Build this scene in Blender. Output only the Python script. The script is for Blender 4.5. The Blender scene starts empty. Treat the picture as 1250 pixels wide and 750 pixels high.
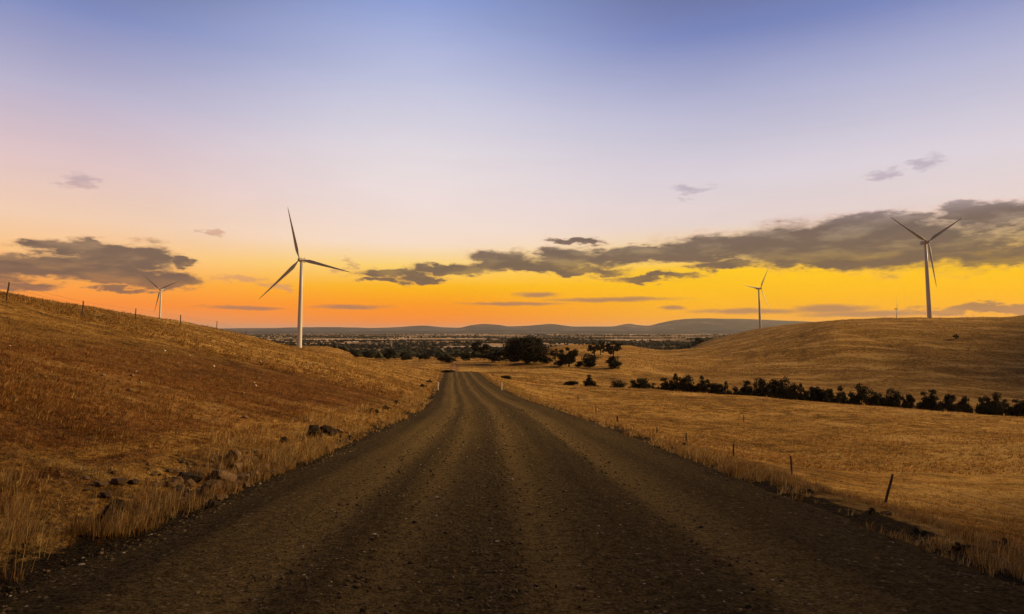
import bpy, math, random
import numpy as np
from mathutils import Vector, Matrix
R = math.radians
rng = np.random.default_rng(7)
random.seed(7)
sc = bpy.context.scene
COL = sc.collection

# ------------------------------------------------------------------ camera
FPX, PITCH, PY0, CAMH = 780.0, R(5.0), 333.8, 1.65
cam = bpy.data.cameras.new('camera')
cam.sensor_width = 36; cam.lens = 36 * FPX / 1250; cam.clip_start = .05; cam.clip_end = 120000
cam.shift_y = -(375 - PY0) / 1250
camo = bpy.data.objects.new('camera', cam); COL.objects.link(camo)
camo.location = (0, 0, CAMH); camo.rotation_euler = (R(90) + PITCH, 0, 0)
sc.camera = camo
cp, sp = math.cos(PITCH), math.sin(PITCH)

def at(px, py, y):
    """world point at forward distance y on the sight line of (px,py)"""
    a = (px - 625) / FPX; b = (PY0 - py) / FPX
    d = np.array([a, cp - b * sp, sp + b * cp]); d = d / d[1] * y
    return d[0], y, CAMH + d[2]

def zat(px, py, y):
    return at(px, py, y)[2]

# ------------------------------------------------------------------ noise helpers
def vnoise(x, y, seed=0):
    xi = np.floor(x).astype(np.int64); yi = np.floor(y).astype(np.int64)
    fx = x - xi; fy = y - yi
    fx = fx * fx * (3 - 2 * fx); fy = fy * fy * (3 - 2 * fy)
    def h(a, b):
        n = (a * 374761393 + b * 668265263 + seed * 974634777) & 0xffffffff
        n = ((n ^ (n >> 13)) * 1274126177) & 0xffffffff
        n = n ^ (n >> 16)
        return (n & 0xffff) / 65535.0
    return (h(xi, yi) * (1 - fx) + h(xi + 1, yi) * fx) * (1 - fy) + (h(xi, yi + 1) * (1 - fx) + h(xi + 1, yi + 1) * fx) * fy

def fbm(x, y, o=4, seed=0):
    s = 0; a = 1; t = 0
    for i in range(o):
        s = s + a * (vnoise(x, y, seed + i) - .5); t += a; a *= .5; x = x * 2.03 + 17; y = y * 2.03 + 5
    return s / t * 2

def sstep(a, b, x):
    t = np.clip((x - a) / (b - a), 0, 1); return t * t * (3 - 2 * t)

def pchip(xk, V, x):
    """xk (K,), V (K,) or (N,K), x (N,) -> monotone cubic"""
    xk = np.asarray(xk, float); x = np.clip(x, xk[0], xk[-1])
    V = np.asarray(V, float)
    if V.ndim == 1: V = np.broadcast_to(V, (1, len(xk)))
    h = np.diff(xk); dl = np.diff(V, axis=1) / h
    m = np.zeros(V.shape)
    a, b = dl[:, :-1], dl[:, 1:]
    w1 = 2 * h[1:] + h[:-1]; w2 = h[1:] + 2 * h[:-1]
    with np.errstate(divide='ignore', invalid='ignore'):
        hm = (w1 + w2) / (w1 / a + w2 / b)
    m[:, 1:-1] = np.where(a * b > 0, hm, 0)
    m[:, 0] = dl[:, 0]; m[:, -1] = dl[:, -1]
    i = np.clip(np.searchsorted(xk, x, side='right') - 1, 0, len(xk) - 2)
    r = np.arange(len(x)) if V.shape[0] > 1 else np.zeros(len(x), int)
    t = (x - xk[i]) / h[i]; hh = h[i]
    return ((1 + 2 * t) * (1 - t) ** 2 * V[r, i] + t * (1 - t) ** 2 * hh * m[r, i]
            + t * t * (3 - 2 * t) * V[r, i + 1] + t * t * (t - 1) * hh * m[r, i + 1])

# ------------------------------------------------------------------ road line and terrain
RY = [-400, -150, -60, 0, 20, 37, 56, 80, 110, 150, 200, 260, 420]
RX = [8, 4, 1.98, .21, -.38, -1.25, -2.9, -5.2, -8.0, -11.7, -16.4, -22.5, -36]
RZ = [16, 9.5, 4.7, 0, -1.66, -3.02, -4.40, -5.75, -7.1, -8.55, -11.5, -15.6, -18]
def road_x(y): return pchip(RY, RX, np.atleast_1d(y))
def road_z(y): return pchip(RY, RZ, np.atleast_1d(y))
HALF = 4.0

LU = [0, .5, 1.3, 2.2, 5, 10, 20, 30, 40, 55, 80, 130, 200, 400]
LH = [0, .03, .22, .40, 1.05, 2.3, 4.9, 7.3, 9.5, 11.2, 9.5, 2, -10, -12]
RU = [0, .5, 1.3, 2.6, 4, 10, 20, 40, 90, 200, 400]
RD = [0, -.01, -.12, -.75, -1.15, -2.75, -3.95, -4.7, -5.5, -7, -7]

PXC = [-400, 0, 200, 290, 340, 400, 455, 500, 545, 600, 640, 700, 760, 812, 860, 924, 960, 1030, 1130, 1250, 1650]
ROWS = [150, 210, 270, 330, 450, 600, 700, 900, 1250, 1600, 2200, 3500, 8000, 60000]
def plain_py(y): return 402 + (CAMH + 65) / y * FPX
P = {
 -400: [402, 418, 414, 412, 410, 409, 409, 407, 403, 408, 428],
 0:    [405, 418, 414, 412, 410, 409, 409, 407, 403, 408, 428],
 200:  [415, 422, 418, 416, 414, 413, 412, 408, 402, 408, 428],
 290:  [422, 432, 428, 425, 421, 419, 418, 419, 424, 430, 426],
 340:  [427, 440, 436, 432, 427, 424, 423, 422, 429, 432, 425],
 400:  [435, 447, 443, 440, 434, 428, 425, 423.5, 430, 433, 425],
 455:  [442, 452, 448, 445, 441, 438, 437, 437, 435, 432, 425],
 500:  [450, 457, 452, 447, 442, 439, 438, 437, 435, 432, 425],
 545:  [455, 458, 454, 447, 440, 437.5, 437, 436, 434, 431, 424],
 600:  [459, 463, 456, 447, 440, 437, 436, 435, 434, 431, 424],
 640:  [465, 468, 457, 446, 438, 432, 430, 432, 433, 431, 424],
 700:  [472, 477, 463, 449, 437, 426, 422, 426, 433, 431, 424],
 760:  [479, 484, 470, 456, 441, 430, 423, 427, 434, 432, 424],
 812:  [484, 489, 476, 463, 447, 434, 428, 431, 435, 432, 424],
 860:  [488, 493, 481, 469, 450, 431, 424, 428, 417, 426, 424],
 924:  [493, 499, 488, 474, 448, 419, 412.5, 416, 401.5, 410, 424],
 960:  [496, 502, 491, 476, 446, 411, 405.5, 408, 396.5, 406, 422],
 1030: [500, 507, 496, 478, 443, 397, 391.8, 391, 392, 398, 405],
 1130: [505, 511, 501, 482, 444, 398, 389, 390, 393, 396, 400],
 1250: [510, 516, 508, 489, 451, 404, 389.5, 390, 393, 396, 400],
 1650: [512, 518, 510, 492, 456, 408, 390, 391, 394, 396, 402],
}
TAB = np.array([[zat(px, (P[px][i] if i < len(P[px]) else plain_py(ROWS[i])), ROWS[i]) if i < len(P[px])
                 else -65.0 for i in range(len(ROWS))] for px in PXC])
AZC = np.array([math.atan((p - 625) / FPX) for p in PXC])
LROWS = np.log(ROWS)

def H0(x, y):
    x = np.asarray(x, float).ravel(); y = np.asarray(y, float).ravel()
    rho = np.hypot(x, y) + 1e-9; az = np.arctan2(x, y)
    ye = np.where(np.abs(az) < R(40), y, rho * math.cos(R(40)))
    # near field: cross-section of the road corridor
    rx = road_x(y); rz = road_z(y)
    u = x - rx
    ul = np.maximum(-u - HALF, 0); ur = np.maximum(u - HALF, 0)
    fl = pchip([-200, 0, 95, 120, 150, 400], [1, 1, 1, .86, .67, .6], y)
    fr = pchip([-200, 0, 24, 40, 75, 110, 150, 400], [1, 1, 1, 1.08, 1.2, 1.0, .78, .7], y)
    near = rz + pchip(LU, LH, ul) * fl + pchip(RU, RD, ur) * fr
    # far field
    ly = np.log(np.clip(ye, ROWS[0], ROWS[-1]))
    C = np.stack([pchip(LROWS, TAB[k], ly) for k in range(len(PXC))], axis=1)
    aza = np.clip(az, AZC[0], AZC[-1])
    far = pchip(AZC, C, aza)
    back = sstep(R(70), R(170), np.abs(az))
    far = far * (1 - back) + .5 * (C[:, 0] + C[:, -1]) * back
    yb = np.interp(az, [R(-60), R(0), R(12), R(24), R(39), R(60)], [150, 150, 138, 118, 100, 90])
    w = sstep(yb, yb * 1.45, ye)
    z = near * (1 - w) + far * w
    # natural undulation, growing with distance from the road
    off = np.maximum(np.abs(u) - HALF - 1, 0)
    a1 = np.minimum(off * .018, .42); z = z + a1 * fbm((x + .5 * y) / 8, (y - .3 * x) / 15, 4, 3) + np.minimum(off * .012, .9) * fbm((x + .6 * y) / 26, (y - .4 * x) / 55, 3, 14) * (1 - w)
    a2 = np.minimum(off * .01, 1.0) * sstep(200, 700, ye) * (1 - sstep(1500, 3000, ye)) ; z = z + a2 * 1.6 * fbm(x / 90, y / 90, 3, 9)
    a3 = w * (1 - sstep(900, 1400, ye)); z = z + a3 * (1.5 * (.5 - np.abs(fbm((x + .3 * y) / 42, (y - .3 * x) / 120, 4, 19)) * 2) + .5 * fbm(x / 14, y / 22, 3, 20))
    z = z + np.minimum(off * .03, .05) * fbm(x / 1.3, y / 1.3, 3, 5) * (1 - sstep(60, 200, ye))
    # unseen rises added off-frame right: one shades the foreground, one the right hill
    z = z + SHADE_RISES(x, y)
    return z

def SHADE_RISES(x, y):
    far = 270.0 * np.exp(-((x - 960) / 150.0) ** 2 - ((y - 600) / 250.0) ** 2)  # added hill out of view, blocks the sun from the right hill's edge
    return far + 80.0 * np.exp(-((x - 96) / 29.0) ** 2) * (1 - sstep(8, 80, y)) * sstep(-420, -300, y)  # added near rise out of view, keeps the low sun off the foreground

def H(x, y):
    """height incl. bed cut under the road sheet"""
    x = np.asarray(x, float).ravel(); y = np.asarray(y, float).ravel()
    z = H0(x, y); u = np.abs(x - road_x(y))
    cut = (1 - sstep(3.7, 4.15, u)) * (1 - sstep(205, 215, y)) * (y > -200)
    return z - .10 * cut

def hz(x, y): return float(H(x, y)[0])

def ground_hit(px, py, y0=4.0, y1=4000.0):
    ys = np.exp(np.linspace(math.log(y0), math.log(y1), 3000))
    a = (px - 625) / FPX; b = (PY0 - py) / FPX
    d = np.array([a, cp - b * sp, sp + b * cp]); d = d / d[1]
    g = H(d[0] * ys, ys); r = CAMH + d[2] * ys
    k = np.nonzero(r <= g)[0]
    if len(k) == 0: return None
    y = ys[k[0]]; return d[0] * y, y, float(g[k[0]])

# ------------------------------------------------------------------ material helpers
def srgb(r, g, b):
    f = lambda c: (c / 255 / 12.92) if c / 255 <= .04045 else ((c / 255 + .055) / 1.055) ** 2.4
    return (f(r), f(g), f(b), 1)

class NT:
    def __init__(s, nt): s.nt = nt; s.nt.nodes.clear()
    def n(s, typ, **kw):
        n = s.nt.nodes.new(typ)
        for k, v in kw.items():
            if k.startswith('i_'):
                key = k[2:]; key = int(key) if key.isdigit() else key.replace('_', ' ')
                s.put(n.inputs[key], v)
            else: setattr(n, k, v)
        return n
    def put(s, sock, v):
        if isinstance(v, bpy.types.NodeSocket): s.nt.links.new(v, sock)
        else:
            if isinstance(v, (tuple, list)) and sock.type == 'VECTOR': v = v[:3]
            sock.default_value = v
    def math(s, op, a, b=0.0, c=0.0, clamp=False):
        n = s.n('ShaderNodeMath', operation=op, use_clamp=clamp)
        s.put(n.inputs[0], a); s.put(n.inputs[1], b); s.put(n.inputs[2], c)
        return n.outputs[0]
    def vmath(s, op, a, b=(0, 0, 0), c=(0, 0, 0)):
        n = s.n('ShaderNodeVectorMath', operation=op)
        s.put(n.inputs[0], a); s.put(n.inputs[1], b)
        if op == 'MULTIPLY_ADD': s.put(n.inputs[2], c)
        return n.outputs['Value'] if op in ('LENGTH', 'DOT_PRODUCT', 'DISTANCE') else n.outputs[0]
    def noise(s, vec, scale, detail=4, rough=.55, dist=0.0, col=False):
        n = s.n('ShaderNodeTexNoise'); s.put(n.inputs['Vector'], vec)
        n.inputs['Scale'].default_value = scale; n.inputs['Detail'].default_value = detail
        n.inputs['Roughness'].default_value = rough; n.inputs['Distortion'].default_value = dist
        return n.outputs['Color' if col else 'Fac']
    def ramp(s, fac, stops, interp='LINEAR'):
        n = s.n('ShaderNodeValToRGB'); s.put(n.inputs[0], fac); e = n.color_ramp.elements
        n.color_ramp.interpolation = interp
        while len(e) > 1: e.remove(e[-1])
        for i, (p, c) in enumerate(stops):
            if not isinstance(c, (tuple, list)): c = (c, c, c, 1)
            if len(c) == 3: c = (*c, 1)
            if i == 0: e[0].position = p; e[0].color = c
            else:
                k = e.new(p); k.color = c
        return n.outputs[0]
    def mix(s, f, a, b, bt='MIX'):
        n = s.n('ShaderNodeMix', data_type='RGBA', blend_type=bt)
        s.put(n.inputs[0], f); s.put(n.inputs[6], a if not isinstance(a, tuple) or len(a) == 4 else (*a, 1))
        s.put(n.inputs[7], b if not isinstance(b, tuple) or len(b) == 4 else (*b, 1))
        return n.outputs[2]
    def maprange(s, v, a, b, c=0.0, d=1.0, smooth=True):
        n = s.n('ShaderNodeMapRange', interpolation_type='SMOOTHSTEP' if smooth else 'LINEAR')
        for i, q in enumerate((v, a, b, c, d)): s.put(n.inputs[i], q)
        return n.outputs[0]
    def bump(s, h, strength=.5, dist=.1, normal=None):
        n = s.n('ShaderNodeBump'); s.put(n.inputs['Height'], h)
        n.inputs['Strength'].default_value = strength; n.inputs['Distance'].default_value = dist
        if normal is not None: s.put(n.inputs['Normal'], normal)
        return n.outputs[0]

def material(name, build):
    m = bpy.data.materials.new(name); m.use_nodes = True
    t = NT(m.node_tree); out = t.n('ShaderNodeOutputMaterial')
    b = t.n('ShaderNodeBsdfPrincipled'); t.nt.links.new(b.outputs[0], out.inputs[0])
    b.inputs['Specular IOR Level'].default_value = .25; b.inputs['Roughness'].default_value = .85
    build(t, b); return m

def pos(t): return t.n('ShaderNodeNewGeometry').outputs['Position']

def mat_ground(t, b):
    p = pos(t)
    att = t.n('ShaderNodeAttribute', attribute_name='zone').outputs['Color']
    sep = t.n('ShaderNodeSeparateColor'); t.put(sep.inputs[0], att)
    plain, soil, olive = sep.outputs[0], sep.outputs[1], sep.outputs[2]
    ps = t.vmath('MULTIPLY', p, (1, 1, 2.5))
    big = t.noise(p, .035, 5, .6); mid = t.noise(ps, .45, 6, .68, .6); fine = t.noise(ps, 4.5, 5, .7)
    vf = t.noise(ps, 22, 3, .7)
    v = t.math('ADD', t.math('MULTIPLY', mid, .45), t.math('ADD', t.math('MULTIPLY', fine, .38), t.math('MULTIPLY', vf, .17)))
    straw = t.ramp(v, [(.38, (.028, .014, .005)), (.455, (.15, .078, .021)), (.52, (.43, .235, .058)), (.62, (.74, .46, .14))])
    rust = t.ramp(v, [(.38, (.022, .010, .005)), (.46, (.12, .046, .014)), (.54, (.27, .12, .034)), (.66, (.48, .27, .10))])
    sm = t.maprange(t.math('ADD', soil, t.math('MULTIPLY', t.math('SUBTRACT', t.noise(p, .12, 5, .65), .5), 1.6)), .35, .85)
    c = t.mix(sm, straw, rust)
    c = t.mix(t.maprange(big, .38, .62, 0.0, .30), c, (.22, .12, .036))
    stk = t.noise(t.vmath('MULTIPLY', p, (.018, .05, .12)), 1.0, 7, .68, .9)
    c = t.mix(t.maprange(stk, .50, .62, 0.0, .45), c, (.09, .050, .018)); c = t.mix(t.maprange(stk, .50, .38, 0.0, .55), c, (.70, .45, .15))
    # low dark heath patches on the slope
    hp = t.maprange(t.noise(t.vmath('MULTIPLY', p, (1, .6, 1)), .10, 6, .72, .8), .60, .66)
    c = t.mix(t.math('MULTIPLY', hp, .65), c, (.045, .027, .012))
    c = t.mix(t.math('MULTIPLY', olive, .6), c, (.13, .10, .022))
    sa = t.n('ShaderNodeSeparateColor'); t.put(sa.inputs[0], t.n('ShaderNodeAttribute', attribute_name='shoulder').outputs['Color'])
    ng = t.noise(p, 2.2, 6, .75)
    gm = t.maprange(t.math('ADD', sa.outputs[0], t.math('MULTIPLY', t.math('SUBTRACT', ng, .5), 1.8)), .36, .62)
    gravel = t.mix(t.maprange(t.noise(p, 30, 4, .75), .35, .68), (.012, .0085, .005), (.085, .058, .030))
    c = t.mix(gm, c, gravel)
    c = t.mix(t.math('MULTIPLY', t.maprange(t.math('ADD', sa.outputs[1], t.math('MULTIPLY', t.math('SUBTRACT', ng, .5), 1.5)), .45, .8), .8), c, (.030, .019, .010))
    # farmland of the plain
    vor = t.n('ShaderNodeTexVoronoi', feature='F1'); t.put(vor.inputs['Vector'], t.vmath('MULTIPLY', p, (1, .75, 1)))
    vor.inputs['Scale'].default_value = .0026
    vs = t.n('ShaderNodeSeparateColor'); t.put(vs.inputs[0], vor.outputs['Color'])
    field = t.ramp(vs.outputs[0], [(0, (.06, .052, .038)), (.2, (.11, .08, .055)), (.32, (.24, .17, .10)), (.58, (.32, .22, .13)), (.75, (.52, .37, .24)), (1, (.64, .47, .33))])
    field = t.mix(t.maprange(t.noise(p, .0012, 5, .65), .52, .62), field, (.04, .04, .036))
    c = t.mix(plain, c, field)
    t.put(b.inputs['Base Color'], c); b.inputs['Roughness'].default_value = 1; b.inputs['Specular IOR Level'].default_value = .03
    hgt = t.math('ADD', t.math('MULTIPLY', fine, .5), t.math('ADD', mid, t.math('MULTIPLY', vf, .12)))
    t.put(b.inputs['Normal'], t.bump(hgt, 1.0, .6))

def mat_road(t, b):
    uv = t.n('ShaderNodeUVMap', uv_map='road').outputs[0]
    sx = t.n('ShaderNodeSeparateXYZ'); t.put(sx.inputs[0], uv)
    lw = t.noise(t.vmath('MULTIPLY', uv, (.2, .05, 1)), 1.0, 3)
    u = t.math('ADD', sx.outputs[0], t.math('MULTIPLY', t.math('SUBTRACT', lw, .5), 1.0))
    u = t.math('ADD', t.math('DIVIDE', u, 8.4), .5)
    X = lambda m: m / 8.4 + .5
    dk, dk2, md, lt = .0, .12, .45, 1.0
    tr = t.ramp(u, [(X(-4.1), .02), (X(-3.3), .05), (X(-2.7), .45), (X(-2.1), .85), (X(-1.65), .1), (X(-1.15), .75), (X(-.75), .25), (X(-.3), .15),
                    (X(.25), .8), (X(.7), .35), (X(1.1), .1), (X(1.65), .15), (X(1.95), .9), (X(2.4), .6), (X(2.8), .15), (X(4.1), .05)], 'EASE')
    st = t.noise(t.vmath('MULTIPLY', uv, (3, .08, 1)), 1.0, 4, .6)
    n1 = t.noise(t.vmath('MULTIPLY', uv, (1, .5, 1)), 1.1, 5, .65)
    n2 = t.noise(uv, 28, 4, .75); n3 = t.noise(uv, 9, 4, .7)
    f = t.math('ADD', t.math('MULTIPLY', tr, .80), t.math('ADD', t.math('MULTIPLY', st, .45), t.math('MULTIPLY', n1, .30)))
    f = t.math('SUBTRACT', f, .30)
    c = t.mix(t.maprange(f, -.05, .95, smooth=False), (.006, .0042, .0024), (.285, .190, .066))
    grit = t.maprange(t.math('ADD', t.math('MULTIPLY', n2, .6), t.math('MULTIPLY', n3, .4)), .40, .60)
    c = t.mix(t.math('MULTIPLY', grit, 1.0), t.mix(.66, c, (.003, .002, .0012)), t.mix(.20, c, (.34, .24, .12)))
    vo = t.n('ShaderNodeTexVoronoi', feature='F1'); t.put(vo.inputs['Vector'], uv); vo.inputs['Scale'].default_value = 22
    vc = t.n('ShaderNodeSeparateColor'); t.put(vc.inputs[0], vo.outputs['Color'])
    peb = t.math('MULTIPLY', t.math('GREATER_THAN', vc.outputs[0], .80), t.math('LESS_THAN', vo.outputs['Distance'], t.math('MULTIPLY', vc.outputs[1], .5)))
    c = t.mix(t.math('MULTIPLY', peb, .75), c, t.mix(vc.outputs[2], (.05, .04, .03), (.36, .27, .17)))
    t.put(b.inputs['Base Color'], c); b.inputs['Roughness'].default_value = 1; b.inputs['Specular IOR Level'].default_value = .03
    hh = t.math('ADD', t.math('MULTIPLY', n2, .6), t.math('ADD', n3, t.math('MULTIPLY', peb, .5)))
    t.put(b.inputs['Normal'], t.bump(hh, 1.0, .05))

def mat_vcol(roughness, trans=0.0, gain=1.0):
    def f(t, b):
        a = t.n('ShaderNodeAttribute', attribute_name='tint').outputs['Color']
        c = t.mix(1.0, a, (gain, gain, gain, 1), 'MULTIPLY')
        t.put(b.inputs['Base Color'], c); b.inputs['Roughness'].default_value = roughness; b.inputs['Specular IOR Level'].default_value = .12
        if trans:
            tr = t.n('ShaderNodeBsdfTranslucent'); t.put(tr.inputs[0], c)
            mx = t.n('ShaderNodeMixShader'); mx.inputs[0].default_value = trans
            t.nt.links.new(b.outputs[0], mx.inputs[1]); t.nt.links.new(tr.outputs[0], mx.inputs[2])
            o = [n for n in t.nt.nodes if n.type == 'OUTPUT_MATERIAL'][0]; t.nt.links.new(mx.outputs[0], o.inputs[0])
    return f

def mat_plain(col, rough=.6, spec=.3, var=.25, scale=4, bmp=0, objc=True):
    def f(t, b):
        v = t.n('ShaderNodeTexCoord').outputs['Object'] if objc else pos(t)
        n = t.noise(v, scale, 5, .65)
        k = t.maprange(n, .3, .7, 1 - var, 1 + var, False)
        c = t.mix(1.0, (*col, 1), t.n('ShaderNodeCombineColor', i_0=k, i_1=k, i_2=k).outputs[0], 'MULTIPLY')
        t.put(b.inputs['Base Color'], c); b.inputs['Roughness'].default_value = rough; b.inputs['Specular IOR Level'].default_value = spec
        if bmp: t.put(b.inputs['Normal'], t.bump(t.noise(v, scale * 3, 5, .7), .8, bmp))
    return f

def mat_tower(t, b):
    v = t.n('ShaderNodeTexCoord').outputs['Object']
    st = t.noise(t.vmath('MULTIPLY', v, (1.2, 1.2, .05)), 1.0, 5, .6)
    c = t.mix(t.maprange(st, .4, .75), (.66, .64, .60), (.48, .45, .40))
    t.put(b.inputs['Base Color'], c); b.inputs['Roughness'].default_value = .45

def mat_crown(t, b):
    a = t.n('ShaderNodeAttribute', attribute_name='tint').outputs['Color']
    oi = t.n('ShaderNodeObjectInfo').outputs['Random']
    c = t.mix(t.math('MULTIPLY', oi, .5), a, t.mix(1.0, a, (1.3, 1.0, .7, 1), 'MULTIPLY'))
    t.put(b.inputs['Base Color'], c); b.inputs['Roughness'].default_value = .75; b.inputs['Specular IOR Level'].default_value = .15

def mat_hills(t, b):
    p = pos(t)
    n = t.noise(t.vmath('MULTIPLY', p, (1, .6, 6)), .0016, 8, .72)
    c = t.ramp(n, [(.38, (.020, .028, .040)), (.54, (.04, .048, .06)), (.62, (.14, .11, .09)), (.72, (.34, .26, .18))])
    t.put(b.inputs['Base Color'], c); b.inputs['Roughness'].default_value = 1

M = {
 'ground': material('dry_grass_ground', mat_ground), 'road': material('road_gravel', mat_road),
 'track': material('red_dirt', mat_plain((.27, .125, .05), 1, .1, .4, .6, .03, False)),
 'grass': material('dry_grass_blades', mat_vcol(.8, .35)),
 'stone': material('loose_stone', mat_vcol(.9)),
 'rock': material('weathered_rock', mat_plain((.21, .135, .08), .95, .1, .8, 6, .06)),
 'darkrock': material('dark_lichened_rock', mat_plain((.05, .036, .025), .95, .1, .7, 6, .06)),
 'bark': material('dark_bark', mat_plain((.05, .035, .025), .95, .1, .4, 6, .02)),
 'post': material('weathered_post_wood', mat_plain((.09, .065, .045), .95, .1, .5, 9, .01)),
 'wire': material('rusty_fence_wire', mat_plain((.10, .075, .06), .6, .4, .3, 3)),
 'white': material('white_painted_post', mat_plain((.84, .80, .74), .5, .3, .08, 6)),
 'reflector': material('red_reflector', mat_plain((.35, .02, .015), .25, .5, .1, 6)),
 'black': material('black_band', mat_plain((.02, .02, .02), .6, .3, .1, 6)),
 'tower': material('painted_tower_steel', mat_tower),
 'blade': material('blade_gelcoat', mat_plain((.46, .45, .43), .4, .4, .08, .3)),
 'nacelle': material('nacelle_fibreglass', mat_plain((.38, .36, .34), .5, .4, .12, .5)),
 'crown': material('gum_leaves', mat_crown),
 'hills': material('far_hill_scrub', mat_hills),
}

# ------------------------------------------------------------------ mesh helpers
def raw_mesh(name, V, F=None, loops=None, starts=None, totals=None, mat=None, smooth=False, tint=None):
    me = bpy.data.meshes.new(name)
    V = np.asarray(V, np.float32)
    if F is not None:
        F = np.asarray(F, np.int32); loops = F.ravel(); totals = np.full(len(F), F.shape[1], np.int32)
    starts = np.concatenate([[0], np.cumsum(totals)[:-1]]).astype(np.int32)
    me.vertices.add(len(V)); me.vertices.foreach_set('co', V.ravel())
    me.loops.add(len(loops)); me.loops.foreach_set('vertex_index', np.asarray(loops, np.int32))
    me.polygons.add(len(totals)); me.polygons.foreach_set('loop_start', starts)
    me.polygons.foreach_set('use_smooth', np.full(len(totals), bool(smooth)))
    if tint is not None:
        a = me.color_attributes.new('tint', 'FLOAT_COLOR', 'POINT')
        t4 = np.ones((len(V), 4), np.float32); t4[:, :3] = tint; a.data.foreach_set('color', t4.ravel())
    me.update(calc_edges=True); me.validate()
    if mat: me.materials.append(mat)
    return me

def link(name, data, parent=None, loc=None, **props):
    o = bpy.data.objects.new(name, data); COL.objects.link(o)
    if parent: o.parent = parent
    if loc is not None: o.location = loc
    for k, v in props.items(): o[k] = v
    return o

class MB:
    def __init__(s): s.v = []; s.f = []
    def add(s, vs, fs):
        b = len(s.v); s.v += [tuple(v) for v in vs]; s.f += [tuple(i + b for i in f) for f in fs]
    def tube(s, pts, rad, seg=8, cap=True):
        pts = [Vector(p) for p in pts]; rings = []
        for i, p in enumerate(pts):
            d = (pts[min(i + 1, len(pts) - 1)] - pts[max(i - 1, 0)]).normalized()
            a = d.orthogonal().normalized(); b = d.cross(a)
            if i and rings:
                pa = prev; a = (pa - d * pa.dot(d)).normalized(); b = d.cross(a)
            prev = a
            rings.append([p + (a * math.cos(k * math.tau / seg) + b * math.sin(k * math.tau / seg)) * rad[i] for k in range(seg)])
        vs = [v for r in rings for v in r]; fs = []
        for i in range(len(pts) - 1):
            for k in range(seg):
                q = (k + 1) % seg; fs.append((i * seg + k, i * seg + q, (i + 1) * seg + q, (i + 1) * seg + k))
        if cap: fs.append(tuple(reversed(range(seg)))); fs.append(tuple((len(pts) - 1) * seg + k for k in range(seg)))
        s.add(vs, fs)
    def box(s, c, h, rot=None, bev=0):
        vs = []
        for x in (-1, 1):
            for y in (-1, 1):
                for z in (-1, 1):
                    v = Vector((x * h[0], y * h[1], z * h[2]))
                    if rot: v = rot @ v
                    vs.append(v + Vector(c))
        s.add(vs, [(0, 1, 3, 2), (4, 6, 7, 5), (0, 4, 5, 1), (2, 3, 7, 6), (0, 2, 6, 4), (1, 5, 7, 3)])
    def mesh(s, name, mat, smooth=True):
        me = bpy.data.meshes.new(name); me.from_pydata(s.v, [], s.f); me.update()
        if smooth: me.polygons.foreach_set('use_smooth', [True] * len(me.polygons))
        me.materials.append(mat); return me

# ------------------------------------------------------------------ ground sheet
def build_ground():
    az = np.concatenate([np.linspace(-180, -60, 90)[:-1], np.linspace(-60, -42, 60)[:-1], np.linspace(-42, 42, 1050)[:-1], np.linspace(42, 60, 60)[:-1], np.linspace(60, 180, 90)[:-1]])
    az = np.radians(az); nr = 520
    rr = np.concatenate([np.linspace(.0, 2.0, 12)[1:], np.exp(np.linspace(math.log(2.06), math.log(300), 330)), np.exp(np.linspace(math.log(304), math.log(60000), 190))])
    nr = len(rr); na = len(az)
    A, Rr = np.meshgrid(az, rr)
    X = Rr * np.sin(A); Y = Rr * np.cos(A)
    X = np.concatenate([[0], X.ravel()]); Y = np.concatenate([[0], Y.ravel()])
    Z = np.concatenate([H(X[i:i + 60000], Y[i:i + 60000]) for i in range(0, len(X), 60000)])
    V = np.stack([X, Y, Z], 1)
    i = np.arange(nr - 1)[:, None] * na; k = np.arange(na)[None, :]; k2 = (k + 1) % na
    Q = np.stack([1 + i + k, 1 + i + na + k, 1 + i + na + k2, 1 + i + k2], -1).reshape(-1, 4)
    T = np.stack([np.zeros(na, int), 1 + np.arange(na), 1 + (np.arange(na) + 1) % na], 1)
    loops = np.concatenate([Q.ravel(), T.ravel()]); tot = np.concatenate([np.full(len(Q), 4), np.full(len(T), 3)])
    me = raw_mesh('ground', V, loops=loops, totals=tot, mat=M['ground'], smooth=True)
    zc = np.zeros((len(V), 4), np.float32); zc[:, 3] = 1
    u = X - road_x(Y); ye = np.where(Y > 0, Y, 0) + 0 * X; rho = np.hypot(X, Y)
    zc[:, 0] = sstep(-28, -48, Z) * sstep(700, 1300, rho)
    left = sstep(1.0, 4, -u - HALF) * (1 - sstep(34, 80, Y)) * (1 - sstep(9, 22, -u - HALF) * .9)
    zc[:, 1] = np.clip(left * .95 + (sstep(90, 70, Y) - sstep(62, 48, Y)) * 0, 0, 1) + .35 * ((np.abs(u) < 6.5) & (np.abs(u) > 3.5))
    ol = np.exp(-((u - HALF - 4.5) / 2.0) ** 2) * sstep(35, 60, Y) * (1 - sstep(115, 140, Y))
    zc[:, 2] = ol
    a = me.color_attributes.new('zone', 'FLOAT_COLOR', 'POINT'); a.data.foreach_set('color', zc.ravel())
    sh = np.zeros((len(V), 4), np.float32); sh[:, 0] = 1 - np.clip((np.abs(u) - 4.0) / 1.3, 0, 1); sh[:, 0] *= (Y < 215)
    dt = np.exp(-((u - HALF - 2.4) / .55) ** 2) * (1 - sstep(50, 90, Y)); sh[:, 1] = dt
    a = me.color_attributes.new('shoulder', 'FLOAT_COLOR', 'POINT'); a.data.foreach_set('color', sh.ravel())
    link('ground', me, kind='structure')
build_ground()

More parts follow.
